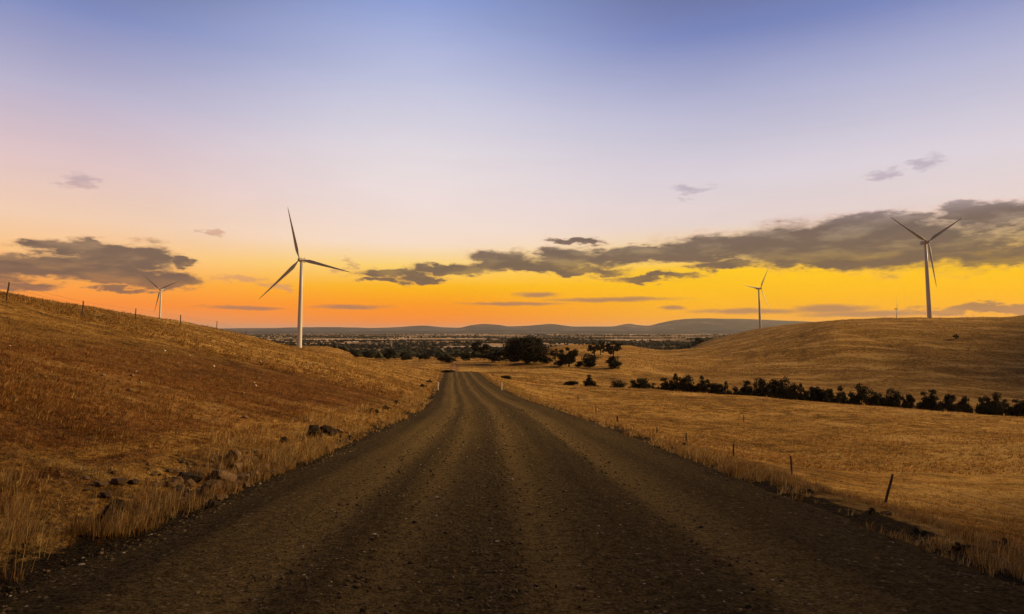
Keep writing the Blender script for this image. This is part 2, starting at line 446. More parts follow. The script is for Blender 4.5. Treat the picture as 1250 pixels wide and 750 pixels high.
def build_road():
    ys = np.concatenate([np.arange(-180, 0, 2.0), np.arange(0, 30, .12), np.arange(30, 212, .5)])
    us = np.linspace(-4.25, 4.25, 69)
    rx, rz = road_x(ys), road_z(ys)
    V = []; UV = []
    U, Yg = np.meshgrid(us, ys); RXg = rx[:, None] + 0 * U; RZg = rz[:, None] + 0 * U
    wob = .16 * fbm(Yg / 1.7, U * 0 + (U > 0) * 7, 3, 21) * sstep(3.2, 4.2, np.abs(U))
    Uw = U * (1 + wob / 4.2)
    z = RZg + .012 + .05 * (1 - (U / 4.2) ** 2)
    for c, w, h in ((-3.2, .35, .035), (-1.65, .2, .012), (2.95, .5, .045), (1.3, .25, .014)): z = z + h * np.exp(-((U - c) / w) ** 2) * (1 + .5 * fbm(Yg / 1.1, U * 2, 3, 30))
    for c in (-2.1, -1.15, .25, 1.95): z = z - .014 * np.exp(-((U - c) / .22) ** 2)
    z = z + .008 * fbm(U * 3, Yg * 3, 3, 31)
    z = z - .14 * sstep(4.0, 4.25, np.abs(U))
    V = np.stack([(RXg + Uw).ravel(), Yg.ravel(), z.ravel()], 1)
    n, m = len(ys), len(us)
    i = np.arange(n - 1)[:, None] * m; k = np.arange(m - 1)[None, :]
    F = np.stack([i + k, i + k + 1, i + m + k + 1, i + m + k], -1).reshape(-1, 4)
    me = raw_mesh('road', V, F, mat=M['road'], smooth=True)
    uvl = me.uv_layers.new(name='road'); uvv = np.stack([U.ravel(), Yg.ravel()], 1)[F.ravel()]
    uvl.data.foreach_set('uv', uvv.astype(np.float32).ravel())
    link('road', me, kind='structure')
    # red dirt continuation beyond the dip
    mb = MB()
    for off, wd in ((-2.0, .8), (.6, .8)):
        ys2 = np.arange(236, 415, 3.0); vs = []; fs = []
        for j, y in enumerate(ys2):
            c = float(road_x(y)[0]) + off 
            for s_ in (-1, 0, 1):
                x = c + s_ * wd * .9; vs.append((x, y, hz(x, y) + (.10 if s_ == 0 else .05)))
            if j: 
                b0 = (j - 1) * 3; b1 = j * 3; fs += [(b0, b0 + 1, b1 + 1, b1), (b0 + 1, b0 + 2, b1 + 2, b1 + 1)]
        mb.add(vs, fs)
    link('dirt_track', mb.mesh('dirt_track', M['track']), kind='structure')
build_road()

# ------------------------------------------------------------------ distant hills
def build_hills():
    prof = [(-400, 401.5), (0, 401.6), (200, 401.8), (260, 401.2), (330, 400.6), (400, 400.2), (450, 401), (480, 400.4), (520, 398.8), (545, 400.6), (560, 400.6), (575, 397.8), (590, 396.3), (607, 397), (622, 399), (645, 398.2),
            (672, 396.2), (690, 397.8), (705, 399), (745, 398.9), (768, 396.3), (778, 397.8), (790, 398.4), (805, 395.4), (825, 392), (860, 389.8), (900, 390.6), (940, 392), (985, 393.5), (1100, 396), (1300, 398), (1650, 400)]
    ax = np.array([math.atan((p - 625) / FPX) for p, _ in prof]); pz = np.array([q for _, q in prof])
    az = np.linspace(-.92, .92, 900)
    def ridge(name, D0, D1, scale, seed, add, rel=1.0):
        ds = np.linspace(D0, D1, 46)
        A, D = np.meshgrid(az, ds)
        X = D * np.tan(A); s = (D - D0) / (D1 - D0)
        q = pchip(ax, pz, A.ravel()).reshape(A.shape)
        top = (402 + add - (402 + (q - 402) * rel)) / FPX * (D0 + D1) * .5 * scale
        shape = np.sin(np.clip(s, 0, 1) * math.pi) ** .8
        n = fbm(X / 900, D / 900, 5, seed)
        Z = -70 + (65 + CAMH + 6 + top) * shape * (1 + .0 * n) + 14 * n * shape + 30 * fbm(X / 1900, D / 1500, 5, seed + 5) * shape
        m = len(az); i = np.arange(len(ds) - 1)[:, None] * m; k = np.arange(m - 1)[None, :]
        F = np.stack([i + k, i + k + 1, i + m + k + 1, i + m + k], -1).reshape(-1, 4)
        link(name, raw_mesh(name, np.stack([X.ravel(), D.ravel(), Z.ravel()], 1), F, mat=M['hills'], smooth=True), kind='structure')
    ridge('far_hills', 15000, 21000, 1.0, 40, 0, 1.12); ridge('foothills', 9000, 12500, 1.0, 60, -2.6, .25)
build_hills()

# ------------------------------------------------------------------ grass (stuff)
def blades(px, py, pz, hgt, n, wid, lean, tint, seg2, rg):
    """tufts of n blades at each point"""
    N = len(px)
    P = np.repeat(np.stack([px, py, pz], 1), n, 0); h = np.repeat(hgt, n) * rg.uniform(.55, 1.15, N * n)
    sprd = np.repeat(hgt, n) * .30
    a = rg.uniform(0, math.tau, N * n); r = rg.uniform(0, 1, N * n) ** .5 * sprd
    base = P + np.stack([np.cos(a) * r, np.sin(a) * r, -0.02 + 0 * r], 1)
    la = a + rg.normal(0, .6, N * n); ll = rg.uniform(.1, 1, N * n) * lean * 1.35
    # prevailing lean (wind)
    tipd = np.stack([np.cos(la) * ll + .22, np.sin(la) * ll - .05, np.sqrt(np.maximum(.15, 1 - ll ** 2))], 1)
    tip = base + tipd * h[:, None]
    wa = rg.uniform(0, math.pi, N * n); w = np.repeat(wid, n)[:, None] * np.stack([np.cos(wa), np.sin(wa), 0 * wa], 1)
    tt = np.repeat(tint, n, 0) * rg.uniform(.7, 1.3, (N * n, 1))
    if not seg2:
        V = np.stack([base - w, base + w, tip], 1).reshape(-1, 3)
        F = np.arange(len(V)).reshape(-1, 3); T = np.repeat(tt, 3, 0)
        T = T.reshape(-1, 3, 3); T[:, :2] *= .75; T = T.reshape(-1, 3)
        return V, F, T
    mid = base + np.stack([tipd[:, 0] * .28, tipd[:, 1] * .28, tipd[:, 2] * .68], 1) * h[:, None]
    V = np.stack([base - w, base + w, mid + w * .75, mid - w * .75, tip], 1).reshape(-1, 3)
    o = np.arange(N * n)[:, None] * 5
    F = np.concatenate([o + np.array([[0, 1, 2]]), o + np.array([[0, 2, 3]]), o + np.array([[3, 2, 4]])])
    return V, F, np.repeat(tt, 5, 0)

GOLD = np.array([[.52, .30, .09], [.44, .24, .065], [.30, .155, .04], [.60, .39, .15], [.22, .105, .026]])
RUST = np.array([[.30, .125, .035], [.22, .085, .022], [.36, .19, .06], [.15, .06, .018], [.42, .25, .09]])
PALE = np.array([[.54, .35, .13], [.47, .28, .095], [.38, .215, .07], [.60, .42, .18], [.27, .145, .045]])

def assemble(name, parts, mat, **props):
    V = []; F = []; T = []; b = 0
    for v, f, t in parts: V.append(v); F.append(f + b); T.append(t); b += len(v)
    me = raw_mesh(name, np.concatenate(V), np.concatenate(F), mat=mat, tint=np.concatenate(T))
    return link(name, me, **props)

def build_grass():
    rg = np.random.default_rng(11); parts = []
    def scatter(N, y0, y1, t0=-1.05, t1=1.05):
        y = np.exp(rg.uniform(math.log(y0), math.log(y1), N)); x = rg.uniform(t0, t1, N) * y
        u = x - road_x(y)
        return x, y, u
    # short field grass, thinning with distance
    for N, y0, y1, nb, hs, wd, s2 in ((52000, 2.2, 14, 7, .085, .003, False), (90000, 12, 50, 5, .13, .009, False), (80000, 45, 165, 4, .22, .035, False), (22000, 160, 420, 4, .45, .13, False), (26000, 400, 1000, 4, .75, .30, False)):
        x, y, u = scatter(N, y0, y1)
        off = np.abs(u) - HALF; cl = fbm(x / .6, y / .6, 3, 50) + .35 * fbm(x / 7, y / 7, 2, 51)
        keep = (off > .55) & (cl + rg.normal(0, .3, N) > -.28) & ((off > 1.0) | (rg.random(N) < .6))
        keep &= ~((y > 225) & (off < 1.5))
        x, y, u, cl = x[keep], y[keep], u[keep], cl[keep]
        z = H(x, y); hh = hs * rg.uniform(.5, 1.3, len(x)) * (1 + .4 * cl)
        rust = (u < 0) & (rg.random(len(x)) < .8 * (1 - sstep(34, 80, y)) * sstep(.5, 4, -u - HALF) * (1 - .85 * sstep(9, 22, -u - HALF)) + .06)
        pale = (np.abs(u) < HALF + 2.2)
        c = GOLD[rg.integers(0, 5, len(x))]; c = np.where(rust[:, None], RUST[rg.integers(0, 5, len(x))], c); c = np.where(pale[:, None], PALE[rg.integers(0, 5, len(x))], c)
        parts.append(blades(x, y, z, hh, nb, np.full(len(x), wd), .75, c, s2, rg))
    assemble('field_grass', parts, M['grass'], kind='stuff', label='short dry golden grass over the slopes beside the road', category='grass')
    # tall verge grass
    parts = []
    def verge(side, N, y0, y1, o0, o1, hs, nb, wd, dens, pal=PALE):
        y = np.exp(rg.uniform(math.log(y0), math.log(y1), N)) if y0 > 0 else rg.uniform(y0, y1, N)
        o = rg.uniform(o0, o1, N) * (1 if True else 1)
        x = road_x(y) + side * (HALF + o)
        cl = fbm(x / .45, y / .6, 3, 60 + side) + .6 * fbm(x / 2, y / 3, 2, 71)
        keep = cl + rg.normal(0, .15, N) > dens
        x, y, cl = x[keep], y[keep], cl[keep]
        hh = hs * rg.uniform(.3, 1.3, len(x)) * (1 + .7 * cl)
        parts.append(blades(x, y, H(x, y), hh, nb, wd * (1 + y / 9), .5, pal[rg.integers(0, 5, len(x))], True, rg))
    DARKP = PALE * .85
    verge(-1, 3000, 1.2, 8, .1, 2.6, .36, 7, .0016, .24, DARKP)
    verge(-1, 4200, 1.2, 12, .1, 4.5, .17, 8, .0014, -.05, RUST * .8)
    verge(-1, 1500, 1.5, 7, .1, 4.5, .34, 6, .0015, .12, DARKP)
    verge(-1, 3000, 7, 30, .1, 2.4, .27, 6, .0020, .22, DARKP)
    verge(-1, 3200, 7, 40, .1, 2.6, .13, 7, .0020, -.1)
    verge(-1, 2600, 28, 150, .0, 1.8, .20, 5, .003, .05)
    verge(1, 3800, 3, 14, .0, 1.5, .13, 7, .002, .0, DARKP)
    verge(1, 3600, 12, 50, .0, 1.4, .14, 6, .0026, -.1)
    verge(1, 2600, 45, 150, .0, 1.0, .16, 6, .004, -.3)
    verge(1, 3600, 3.5, 30, 1.2, 3.6, .10, 7, .0018, .0, DARKP)
    verge(1, 3600, 4, 22, 3.2, 8.5, .20, 6, .002, .0, DARKP)
    verge(1, 3000, 20, 75, 3.0, 9.0, .18, 5, .003, .05, GOLD)
    assemble('verge_grass', parts, M['grass'], kind='stuff', label='tall pale dry grass along both edges of the gravel road', category='grass')
build_grass()

# ------------------------------------------------------------------ loose stones (stuff)
def build_stones():
    rg = np.random.default_rng(5)
    ph = (1 + 5 ** .5) / 2
    ico = np.array([(-1, ph, 0), (1, ph, 0), (-1, -ph, 0), (1, -ph, 0), (0, -1, ph), (0, 1, ph), (0, -1, -ph), (0, 1, -ph), (ph, 0, -1), (ph, 0, 1), (-ph, 0, -1), (-ph, 0, 1)]) / 1.9
    fc = np.array([(0, 11, 5), (0, 5, 1), (0, 1, 7), (0, 7, 10), (0, 10, 11), (1, 5, 9), (5, 11, 4), (11, 10, 2), (10, 7, 6), (7, 1, 8), (3, 9, 4), (3, 4, 2), (3, 2, 6), (3, 6, 8), (3, 8, 9), (4, 9, 5), (2, 4, 11), (6, 2, 10), (8, 6, 7), (9, 8, 1)])
    def pebbles(x, y, z, s, c):
        N = len(x)
        V = ico[None] * rg.uniform(.65, 1.25, (N, 12, 1)) * s[:, None, None] * np.stack([rg.uniform(.8, 1.4, N), rg.uniform(.8, 1.4, N), rg.uniform(.45, .8, N)], 1)[:, None, :]
        V = V + np.stack([x, y, z], 1)[:, None, :]
        F = fc[None] + np.arange(N)[:, None, None] * 12
        return V.reshape(-1, 3), F.reshape(-1, 3), np.repeat(c, 12, 0)
    # on the road
    N = 24000
    y = np.exp(rg.uniform(math.log(1.5), math.log(40), N))
    bands = np.array([-3.4, -1.65, -.3, 1.3, 3.0, 3.6, -3.9]); ub = bands[rg.integers(0, 7, N)] + rg.normal(0, .22, N)
    u = np.where(rg.random(N) < .6, ub, rg.uniform(-4, 4, N)); u = np.clip(u, -4.3, 4.3)
    x = road_x(y) + u; z = road_z(y) + .012 + .05 * (1 - (u / 4.2) ** 2)
    s = rg.gamma(2.0, .0026, N) + .003; s = np.minimum(s, .02) * (1 + y / 25)
    g = rg.random((N, 1)); c = np.array([[.05, .035, .019]]) * (1 - g) + np.array([[.22, .155, .085]]) * g
    c = np.where(rg.random((N, 1)) < .03, np.array([[.5, .42, .33]]), c)
    assemble('gravel_stones', [pebbles(x, y, z + s * .12, s, c)], M['stone'], kind='stuff', label='loose gravel stones scattered over the road surface', category='gravel')
    # quartz on the left slope
    N = 300
    y = np.exp(rg.uniform(math.log(4), math.log(70), N)); u = -HALF - rg.uniform(1.2, 26, N)
    x = road_x(y) + u; s = rg.gamma(2, .008, N) + .01; s = np.minimum(s * (1 + y / 40), .12)
    c = np.where(rg.random((N, 1)) < .35, np.array([[.62, .53, .42]]), np.array([[.22, .13, .07]]))
    N2 = 420; cy = np.array([9.4, 11.0, 12.4, 15.5, 19, 26, 40]); k = rg.choice(7, N2, p=[.2, .22, .18, .1, .12, .1, .08])
    y2 = cy[k] * (1 + rg.normal(0, .07, N2)); x2 = road_x(y2) - HALF - np.abs(rg.normal(.75, .45, N2)) - .1
    s2 = np.minimum(rg.gamma(2, .017, N2) + .012, .10); g2 = rg.random((N2, 1)); c2 = np.array([[.045, .032, .022]]) * (1 - g2) + np.array([[.24, .15, .09]]) * g2
    x = np.concatenate([x, x2]); y = np.concatenate([y, y2]); s = np.concatenate([s, s2]); c = np.concatenate([c, c2])
    assemble('slope_stones', [pebbles(x, y, H(x, y) + s * .35, s, c)], M['stone'], kind='stuff', label='small pale stones strewn over the rusty left slope', category='stones')
build_stones()

# ------------------------------------------------------------------ rocks
def rock_mesh(seed, mat, sx, sy, sz):
    import bmesh
    bm = bmesh.new(); bmesh.ops.create_icosphere(bm, subdivisions=4, radius=1)
    rg = random.Random(seed)
    planes = []
    for k in range(13):
        n = Vector((rg.gauss(0, 1), rg.gauss(0, 1), rg.gauss(0, .8))).normalized(); planes.append((n, rg.uniform(.34, .78)))
    for v in bm.verts:
        for n, d in planes:
            e = v.co.dot(n) - d
            if e > 0: v.co -= n * e * .97
        q = v.co * 3.1; v.co *= 1 + .05 * math.sin(q.x * 2.3 + seed) * math.sin(q.y * 3.1 + q.z) + rg.uniform(-.012, .012)
        v.co.x *= sx; v.co.y *= sy; v.co.z *= sz
    me = bpy.data.meshes.new('rock'); bm.to_mesh(me); bm.free(); me.materials.append(mat)
    return me

ROCKS = [  # px, py(base), size px width, height, material, label
 (133, 640, 24, 26, 'darkrock', 'dark upright pointed rock standing alone in the tall left verge grass'),
 (252, 608, 34, 22, 'rock', 'largest brown boulder in the middle of the left roadside rock pile'),
 (268, 590, 26, 14, 'rock', 'flat slanting tan slab behind the largest boulder of the pile'),
 (285, 577, 20, 17, 'rock', 'pale angular rock at the upper right of the roadside pile'),
 (291, 590, 22, 12, 'rock', 'low brown rock at the right foot of the roadside pile'),
 (273, 602, 15, 9, 'rock', 'small brown rock wedged right of the largest boulder'),
 (226, 592, 26, 14, 'darkrock', 'dark lichened rock left of the largest boulder in the pile'),
 (208, 596, 18, 12, 'rock', 'small tan rock at the left end of the roadside pile'),
 (280, 566, 18, 14, 'rock', 'brown rock at the very top of the roadside pile'),
 (240, 586, 14, 10, 'rock', 'small pale rock between the dark lichened rock and the slab'),
 (258, 622, 20, 12, 'darkrock', 'dark rock half buried below the largest boulder'),
 (306, 584, 16, 7, 'rock', 'thin flat stone lying right of the pile by the pale tuft'),
 (383, 536, 22, 17, 'darkrock', 'large black rock of the farther pair up the left verge'),
 (398, 531, 20, 13, 'darkrock', 'smaller black rock of the farther pair up the left verge'),
 (412, 530, 13, 8, 'rock', 'brown stone just beyond the pair of black rocks'),
 (345, 541, 11, 6, 'darkrock', 'small dark stone on the slope before the black rocks'),
 (1083, 629, 8, 4, 'rock', 'small rounded stone below the leaning right fence post'),
 (838, 546, 10, 5, 'darkrock', 'small dark stone in the right roadside ditch by the fence'),
]
for i, (px, py, w, h, mt, lab) in enumerate(ROCKS):
    g = ground_hit(px, py)
    s = g[1] / FPX
    o = link('rock', rock_mesh(100 + i, M[mt], w * s * .8, w * s * .62, h * s * .72), loc=(g[0], g[1] + w * s * .3, g[2] + h * s * .33), label=lab, category='rock', group='rocks along the road verges')
    o.rotation_euler = (random.uniform(-.3, .3), random.uniform(-.3, .3), random.uniform(0, 6))

# ------------------------------------------------------------------ trees and shrubs
def crown_mesh(name, seed, nclump, leaves, leaf, shape):
    rg = np.random.default_rng(seed); C = []; RR = []
    for k in range(nclump):
        for _ in range(200):
            p = rg.uniform(-1, 1, 3)
            if shape == 'round': ok = p[0] ** 2 + p[1] ** 2 + (max(0, p[2] + .25) / 1.25) ** 2 < 1
            elif shape == 'cone': ok = math.hypot(p[0], p[1]) < (1 - p[2]) * .55 + .12
            elif shape == 'open': ok = .25 < p[0] ** 2 + p[1] ** 2 + p[2] ** 2 < 1 
            else: ok = p[0] ** 2 + p[1] ** 2 + (max(0, p[2])) ** 2 < 1
            if ok: break
        C.append(p * .76); RR.append(rg.uniform(.24, .42) if shape != 'open' else rg.uniform(.18, .32))
    V = []; T = []
    for c, r in zip(C, RR):
        d = rg.normal(0, 1, (leaves, 3)); d /= np.linalg.norm(d, axis=1)[:, None]
        p = c + d * r * rg.uniform(.35, 1.08, (leaves, 1)) * np.array([1, 1, .75])
        a = rg.normal(0, 1, (leaves, 3)); a /= np.linalg.norm(a, axis=1)[:, None]
        b = np.cross(a, rg.normal(0, 1, (leaves, 3))); b /= np.linalg.norm(b, axis=1)[:, None]
        s = leaf * rg.uniform(.6, 1.4, (leaves, 1))
        V.append(np.stack([p - a * s, p + b * s * .5, p + a * s, p - b * s * .5], 1).reshape(-1, 3))
        T.append(np.repeat(np.array([[.030, .030, .014]]) * rg.uniform(.6, 1.3) * rg.uniform(.75, 1.3, (leaves, 1)), 4, 0))
    V = np.concatenate(V); T = np.concatenate(T)
    V[:, 2] = V[:, 2] * .5 + .5; V[:, :2] *= .5           # unit: width 1, height 0..1
    me = raw_mesh(name, V, np.arange(len(V)).reshape(-1, 4), mat=M['crown'], tint=T)
    return me, C
def trunk_mesh(name, seed, C):
    mb = MB(); rg = random.Random(seed)
    mb.tube([(0, 0, -.08), (.01, 0, .2), (.02, .01, .45), (.0, .0, .62)], [.045, .035, .026, .015], 7)
    for c in C[:9]:
        e = Vector((c[0] * .5, c[1] * .5, c[2] * .5 * .72 + .5 * .72 + .28)); z0 = rg.uniform(.15, .5)
        mb.tube([(.01, 0, z0), (e.x * .4, e.y * .4, z0 + (e.z - z0) * .55), tuple(e)], [.018, .012, .005], 5)
    return mb.mesh(name, M['bark'])
KINDS = {}
for nm, sd, ncl, lv, lf, shp in (('round1', 1, 34, 110, .085, 'round'), ('round2', 2, 30, 110, .085, 'round'), ('round3', 3, 36, 100, .08, 'dome'), ('cone1', 4, 30, 110, .08, 'cone'), ('cone2', 5, 32, 100, .08, 'cone'),
                                 ('open1', 6, 20, 90, .08, 'open'), ('open2', 7, 20, 80, .08, 'open'), ('dome1', 8, 34, 110, .085, 'dome'), ('big', 9, 110, 130, .045, 'dome'), ('big2', 10, 34, 120, .07, 'open')):
    cm, C = crown_mesh('crown', sd, ncl, lv, lf, shp); KINDS[nm] = (cm, trunk_mesh('trunk', sd, C))
used = {}
def tree(kind, loc, w, h, label, cat='tree', group=None, name='tree', lift=.16, rot=None):
    r = link(name, None, loc=loc, label=label, category=cat); r.empty_display_size = .5
    if group: r['group'] = group
    r.rotation_euler.z = random.uniform(0, 6.28) if rot is None else rot
    c = link('crown', KINDS[kind][0], r, (0, 0, h * lift)); c.scale = (w, w, h * (1 - lift))
    t = link('trunk', KINDS[kind][1], r); t.scale = (min(w, h) * .9, min(w, h) * .9, h)
    return r

ORD = 'first second third fourth fifth sixth seventh eighth ninth tenth eleventh twelfth thirteenth fourteenth fifteenth sixteenth seventeenth eighteenth nineteenth twentieth'.split()
ORD += ['twenty ' + o for o in ORD[:9]] + ['thirtieth'] + ['thirty ' + o for o in ORD[:9]] + ['fortieth'] + ['forty ' + o for o in ORD[:9]]
WB = [(754, 14, 466), (774, 12, 463), (785, 14, 463.5), (798, 10, 469), (810.6, 17, 463.5), (826.7, 14, 458), (840, 16, 461.5), (856.6, 15, 461), (871, 12, 470), (878, 11, 470.5), (886, 12, 467.6), (898, 12, 470.5), (912.5, 17, 467.6), (921, 13, 470), (929, 15, 465),
      (946.6, 15, 465), (958, 13, 466), (969, 15, 466), (979, 12, 470.6), (989, 10, 475), (998, 18, 473.5), (1008, 10, 478), (1016, 14, 476), (1026, 14, 475), (1040, 12, 477), (1049, 15, 473.5), (1065, 10, 480), (1074, 11, 482), (1090, 14, 479), (1107, 10, 482), (1127, 12, 481),
      (1139, 17, 479), (1160, 13, 483), (1177, 13, 482), (1198, 10, 484), (1205.5, 14, 482.5), (1216, 9, 482.5), (1226, 15, 489), (1239, 15, 490), (1251, 13, 491)]
kk = ['round1', 'cone1', 'dome1', 'round2', 'open1', 'cone2', 'round3', 'open2']
for i, (px, w, top) in enumerate(WB):
    y = 212 + 5 * math.sin(i * 1.7); x = (px - 625) / FPX * y / 1.0; x *= (cp + 0)
    x = at(px, 480, y)[0]; g = hz(x, y)
    h = (zat(px, top, y) - g) * 1.2; ww = w / FPX * y * 1.6
    k = random.choice(['round1', 'round2', 'round3', 'dome1', 'round1', 'cone1', 'cone2', 'open2'])
    size = 'tall' if top < 468 and px < 980 else ('low' if h < 6.2 else 'mid sized'); shp = 'broad' if w > 14 else ('slender' if w < 12 else 'rounded')
    tree(k, (x, y, g - .2), ww, h, f'{size} {shp} black tree, {ORD[i]} from the left in the windbreak row', group='trees of the windbreak behind the right field', lift=.1)

GRP = 'trees clumped in the hollow beyond the road'
MT = [ # px, w, top, base, kind, label
 (475, 12, 425, 439, 'round1', 'squat black tree at the left end of the hollow, above the bright slope'),
 (492.6, 9, 429.5, 440, 'round2', 'small round black tree second from the left end of the hollow'),
 (517.6, 11, 431, 440, 'dome1', 'low dark tree left of the road end, before a pale paddock'),
 (544.5, 17, 433.4, 443.5, 'dome1', 'low wide black tree just left of the red dirt track'),
 (568, 12, 430, 440.5, 'round3', 'round black tree just right of the red dirt track'),
 (588, 23, 415, 437.5, 'open1', 'tall ragged dark tree left of the large domed tree'),
 (590, 16, 431, 439, 'dome1', 'low dark bush like tree under the tall ragged one'),
 (609, 22, 426, 442.5, 'round3', 'wide black tree between the ragged tree and the large domed one'),
 (625, 6, 436, 442, 'round2', 'tiny round bush left of the large domed tree foot'),
 (631, 6, 437, 442, 'round1', 'tiny dark bush beside the large domed tree foot'),
 (642, 42, 410, 444, 'big', 'largest domed black tree in the middle of the hollow'),
 (647, 15, 433.4, 444, 'dome1', 'low black tree at the front foot of the largest tree'),
 (664, 15, 433, 444.5, 'dome1', 'low black tree at the right foot of the largest tree'),
 (678, 11, 425, 441, 'open2', 'thin see through tree right of the largest tree'),
 (686, 14, 438, 447.5, 'dome1', 'low dark tree at the left of the knobbly tree'),
 (694.5, 20, 421, 448.5, 'big2', 'tall knobbly dark tree with separate leaf clumps, mid hollow'),
 (707, 9, 440, 448.5, 'round1', 'small dark tree between the knobbly tree and the egg shaped tree'),
 (720, 16, 432, 449.5, 'round3', 'egg shaped dense black tree right of the knobbly tree'),
 (726, 14, 417, 435, 'open1', 'feathery tree on the rise behind the egg shaped tree'),
 (733, 10, 414, 434, 'open2', 'tallest feathery thin tree on the rise, left of a pair'),
 (749, 19, 415, 437, 'open1', 'ragged leaning tree on the rise at the right end'),
 (749, 16, 434, 450.5, 'round2', 'dense round tree below the ragged one, right end of the hollow'),
]
for px, w, top, base, k, lab in MT:
    g = ground_hit(px, base, 215)
    y = min(g[1], 520); x = at(px, base, y)[0]; z = hz(x, y)
    h = zat(px, top, y) - z
    tree(k, (x, y, z - .2), w / FPX * y * 1.42, h * 1.06, lab, group=GRP, lift=.05)

def shrub(px, w, top, base, lab, y=None, k='dome1', ymin=4, cat='shrub', grp=None):
    g = ground_hit(px, base, ymin) if y is None else None
    yy = g[1] if g else y; x = at(px, base, yy)[0]; z = hz(x, yy)
    r = tree(k, (x, yy, z - .1), w / FPX * yy * 1.15, max(.1, (base - top) / FPX * yy + .1), lab, cat, grp, 'shrub', .02)
shrub(719, 16, 453, 469, 'dark conical tree alone on the crest of the right field', y=170, k='cone1')
bpy.data.objects[[o.name for o in COL.objects if o.get('label', '').startswith('dark conical')][0]].name = 'tree'
shrub(697, 17, 463, 470, 'low spreading bush left of the lone conical tree', y=170)
shrub(618, 12, 457.5, 462.5, 'small dark bush behind the right white guide post', y=152)
shrub(546, 18, 452, 456, 'flat dark bush at the road crest, left side', y=158)
shrub(729, 12, 467, 470, 'flat low bush right of the lone conical tree', y=170)
shrub(1167, 7, 407, 415, 'small lone scraggly bush high on the right hill', k='open2', ymin=250)
for px, w, top, base, lab in ((455, 16, 497, 505, 'dark low shrub on the left verge before the rusty patch'), (470, 10, 494, 500, 'little dark shrub farther along the left verge'), (484, 9, 488, 494, 'sparse dark shrub on the verge above the rusty bare patch'),
                              (517, 9, 468, 474, 'sparse dark shrub near the left white guide post'), (524, 8, 463, 468, 'dark wispy shrub above the left guide post'),
                              (1060, 20, 618, 626, 'low dark weed in the right ditch left of the leaning post'), (1120, 22, 644, 652, 'low dark weed in the right ditch below the field'), (1172, 20, 662, 672, 'dark tangled weed in the right ditch toward the corner'), (1225, 24, 655, 672, 'tallest dark weed on the right ditch bank near the picture edge'),
                              (985, 16, 596, 602, 'low dark weed in the right ditch before the third post')):
    shrub(px, w, top, base, lab, k=random.choice(['open1', 'open2']), ymin=5, grp='dark shrubs and weeds along the verges')

# far woodland of the plain: one object
def build_woodland():
    rg = np.random.default_rng(77)
    ph = (1 + 5 ** .5) / 2
    ico = np.array([(-1, ph, 0), (1, ph, 0), (-1, -ph, 0), (1, -ph, 0), (0, -1, ph), (0, 1, ph), (0, -1, -ph), (0, 1, -ph), (ph, 0, -1), (ph, 0, 1), (-ph, 0, -1), (-ph, 0, 1)]) / 1.9
    fc = np.array([(0, 11, 5), (0, 5, 1), (0, 1, 7), (0, 7, 10), (0, 10, 11), (1, 5, 9), (5, 11, 4), (11, 10, 2), (10, 7, 6), (7, 1, 8), (3, 9, 4), (3, 4, 2), (3, 2, 6), (3, 6, 8), (3, 8, 9), (4, 9, 5), (2, 4, 11), (6, 2, 10), (8, 6, 7), (9, 8, 1)])
    X = []; Y = []
    def add(x, y): X.append(x); Y.append(y)
    y = np.exp(rg.uniform(math.log(1150), math.log(11000), 17000)); x = rg.uniform(-.85, .6, 17000) * y
    d = fbm(x / 420, y / 520, 3, 80) + .6 * fbm(x / 1500, y / 1800, 2, 83); k = d + rg.normal(0, .04, len(x)) > .34
    add(x[k], y[k])
    for j in range(150):       # shelter belts
        yc = math.exp(rg.uniform(math.log(1150), math.log(9000))); xc = rg.uniform(-.8, .55) * yc; L = rg.uniform(150, 900) * (.5 + yc / 5000); n = int(L / 9)
        a = rg.normal(0, .08) if rg.random() < .9 else rg.uniform(0, 3.14)
        s = rg.uniform(-.5, .5, n) * L; add(xc + s * math.cos(a) + rg.normal(0, 4, n), yc + s * math.sin(a) + rg.normal(0, 5, n))
    # nearer scrub just beyond the hollow
    n = 170; yy = rg.uniform(520, 1100, n); tx = rg.uniform(-.30, -.02, n); add(tx * yy, yy)
    X = np.concatenate(X); Y = np.concatenate(Y)
    Z = H(X, Y); k = (Z < -20); X, Y, Z = X[k], Y[k], Z[k]
    N = len(X); s = rg.uniform(3.2, 7.5, N) * np.where(Y < 1150, .55, 1); s3 = np.stack([s * rg.uniform(.9, 1.8, N), s, s * rg.uniform(.7, 1.25, N)], 1)
    V = ico[None] * rg.uniform(.6, 1.3, (N, 12, 1)) * s3[:, None, :] + np.stack([X, Y, Z + s * .5], 1)[:, None, :]
    F = fc[None] + np.arange(N)[:, None, None] * 12
    T = np.repeat(np.array([[.030, .032, .018]]) * rg.uniform(.6, 1.5, (N, 1)), 12, 0)
    assemble('woodland', [(V.reshape(-1, 3), F.reshape(-1, 3), T)], M['stone'], kind='stuff', label='dark far woodland and shelter belts across the plain', category='woodland')
build_woodland()

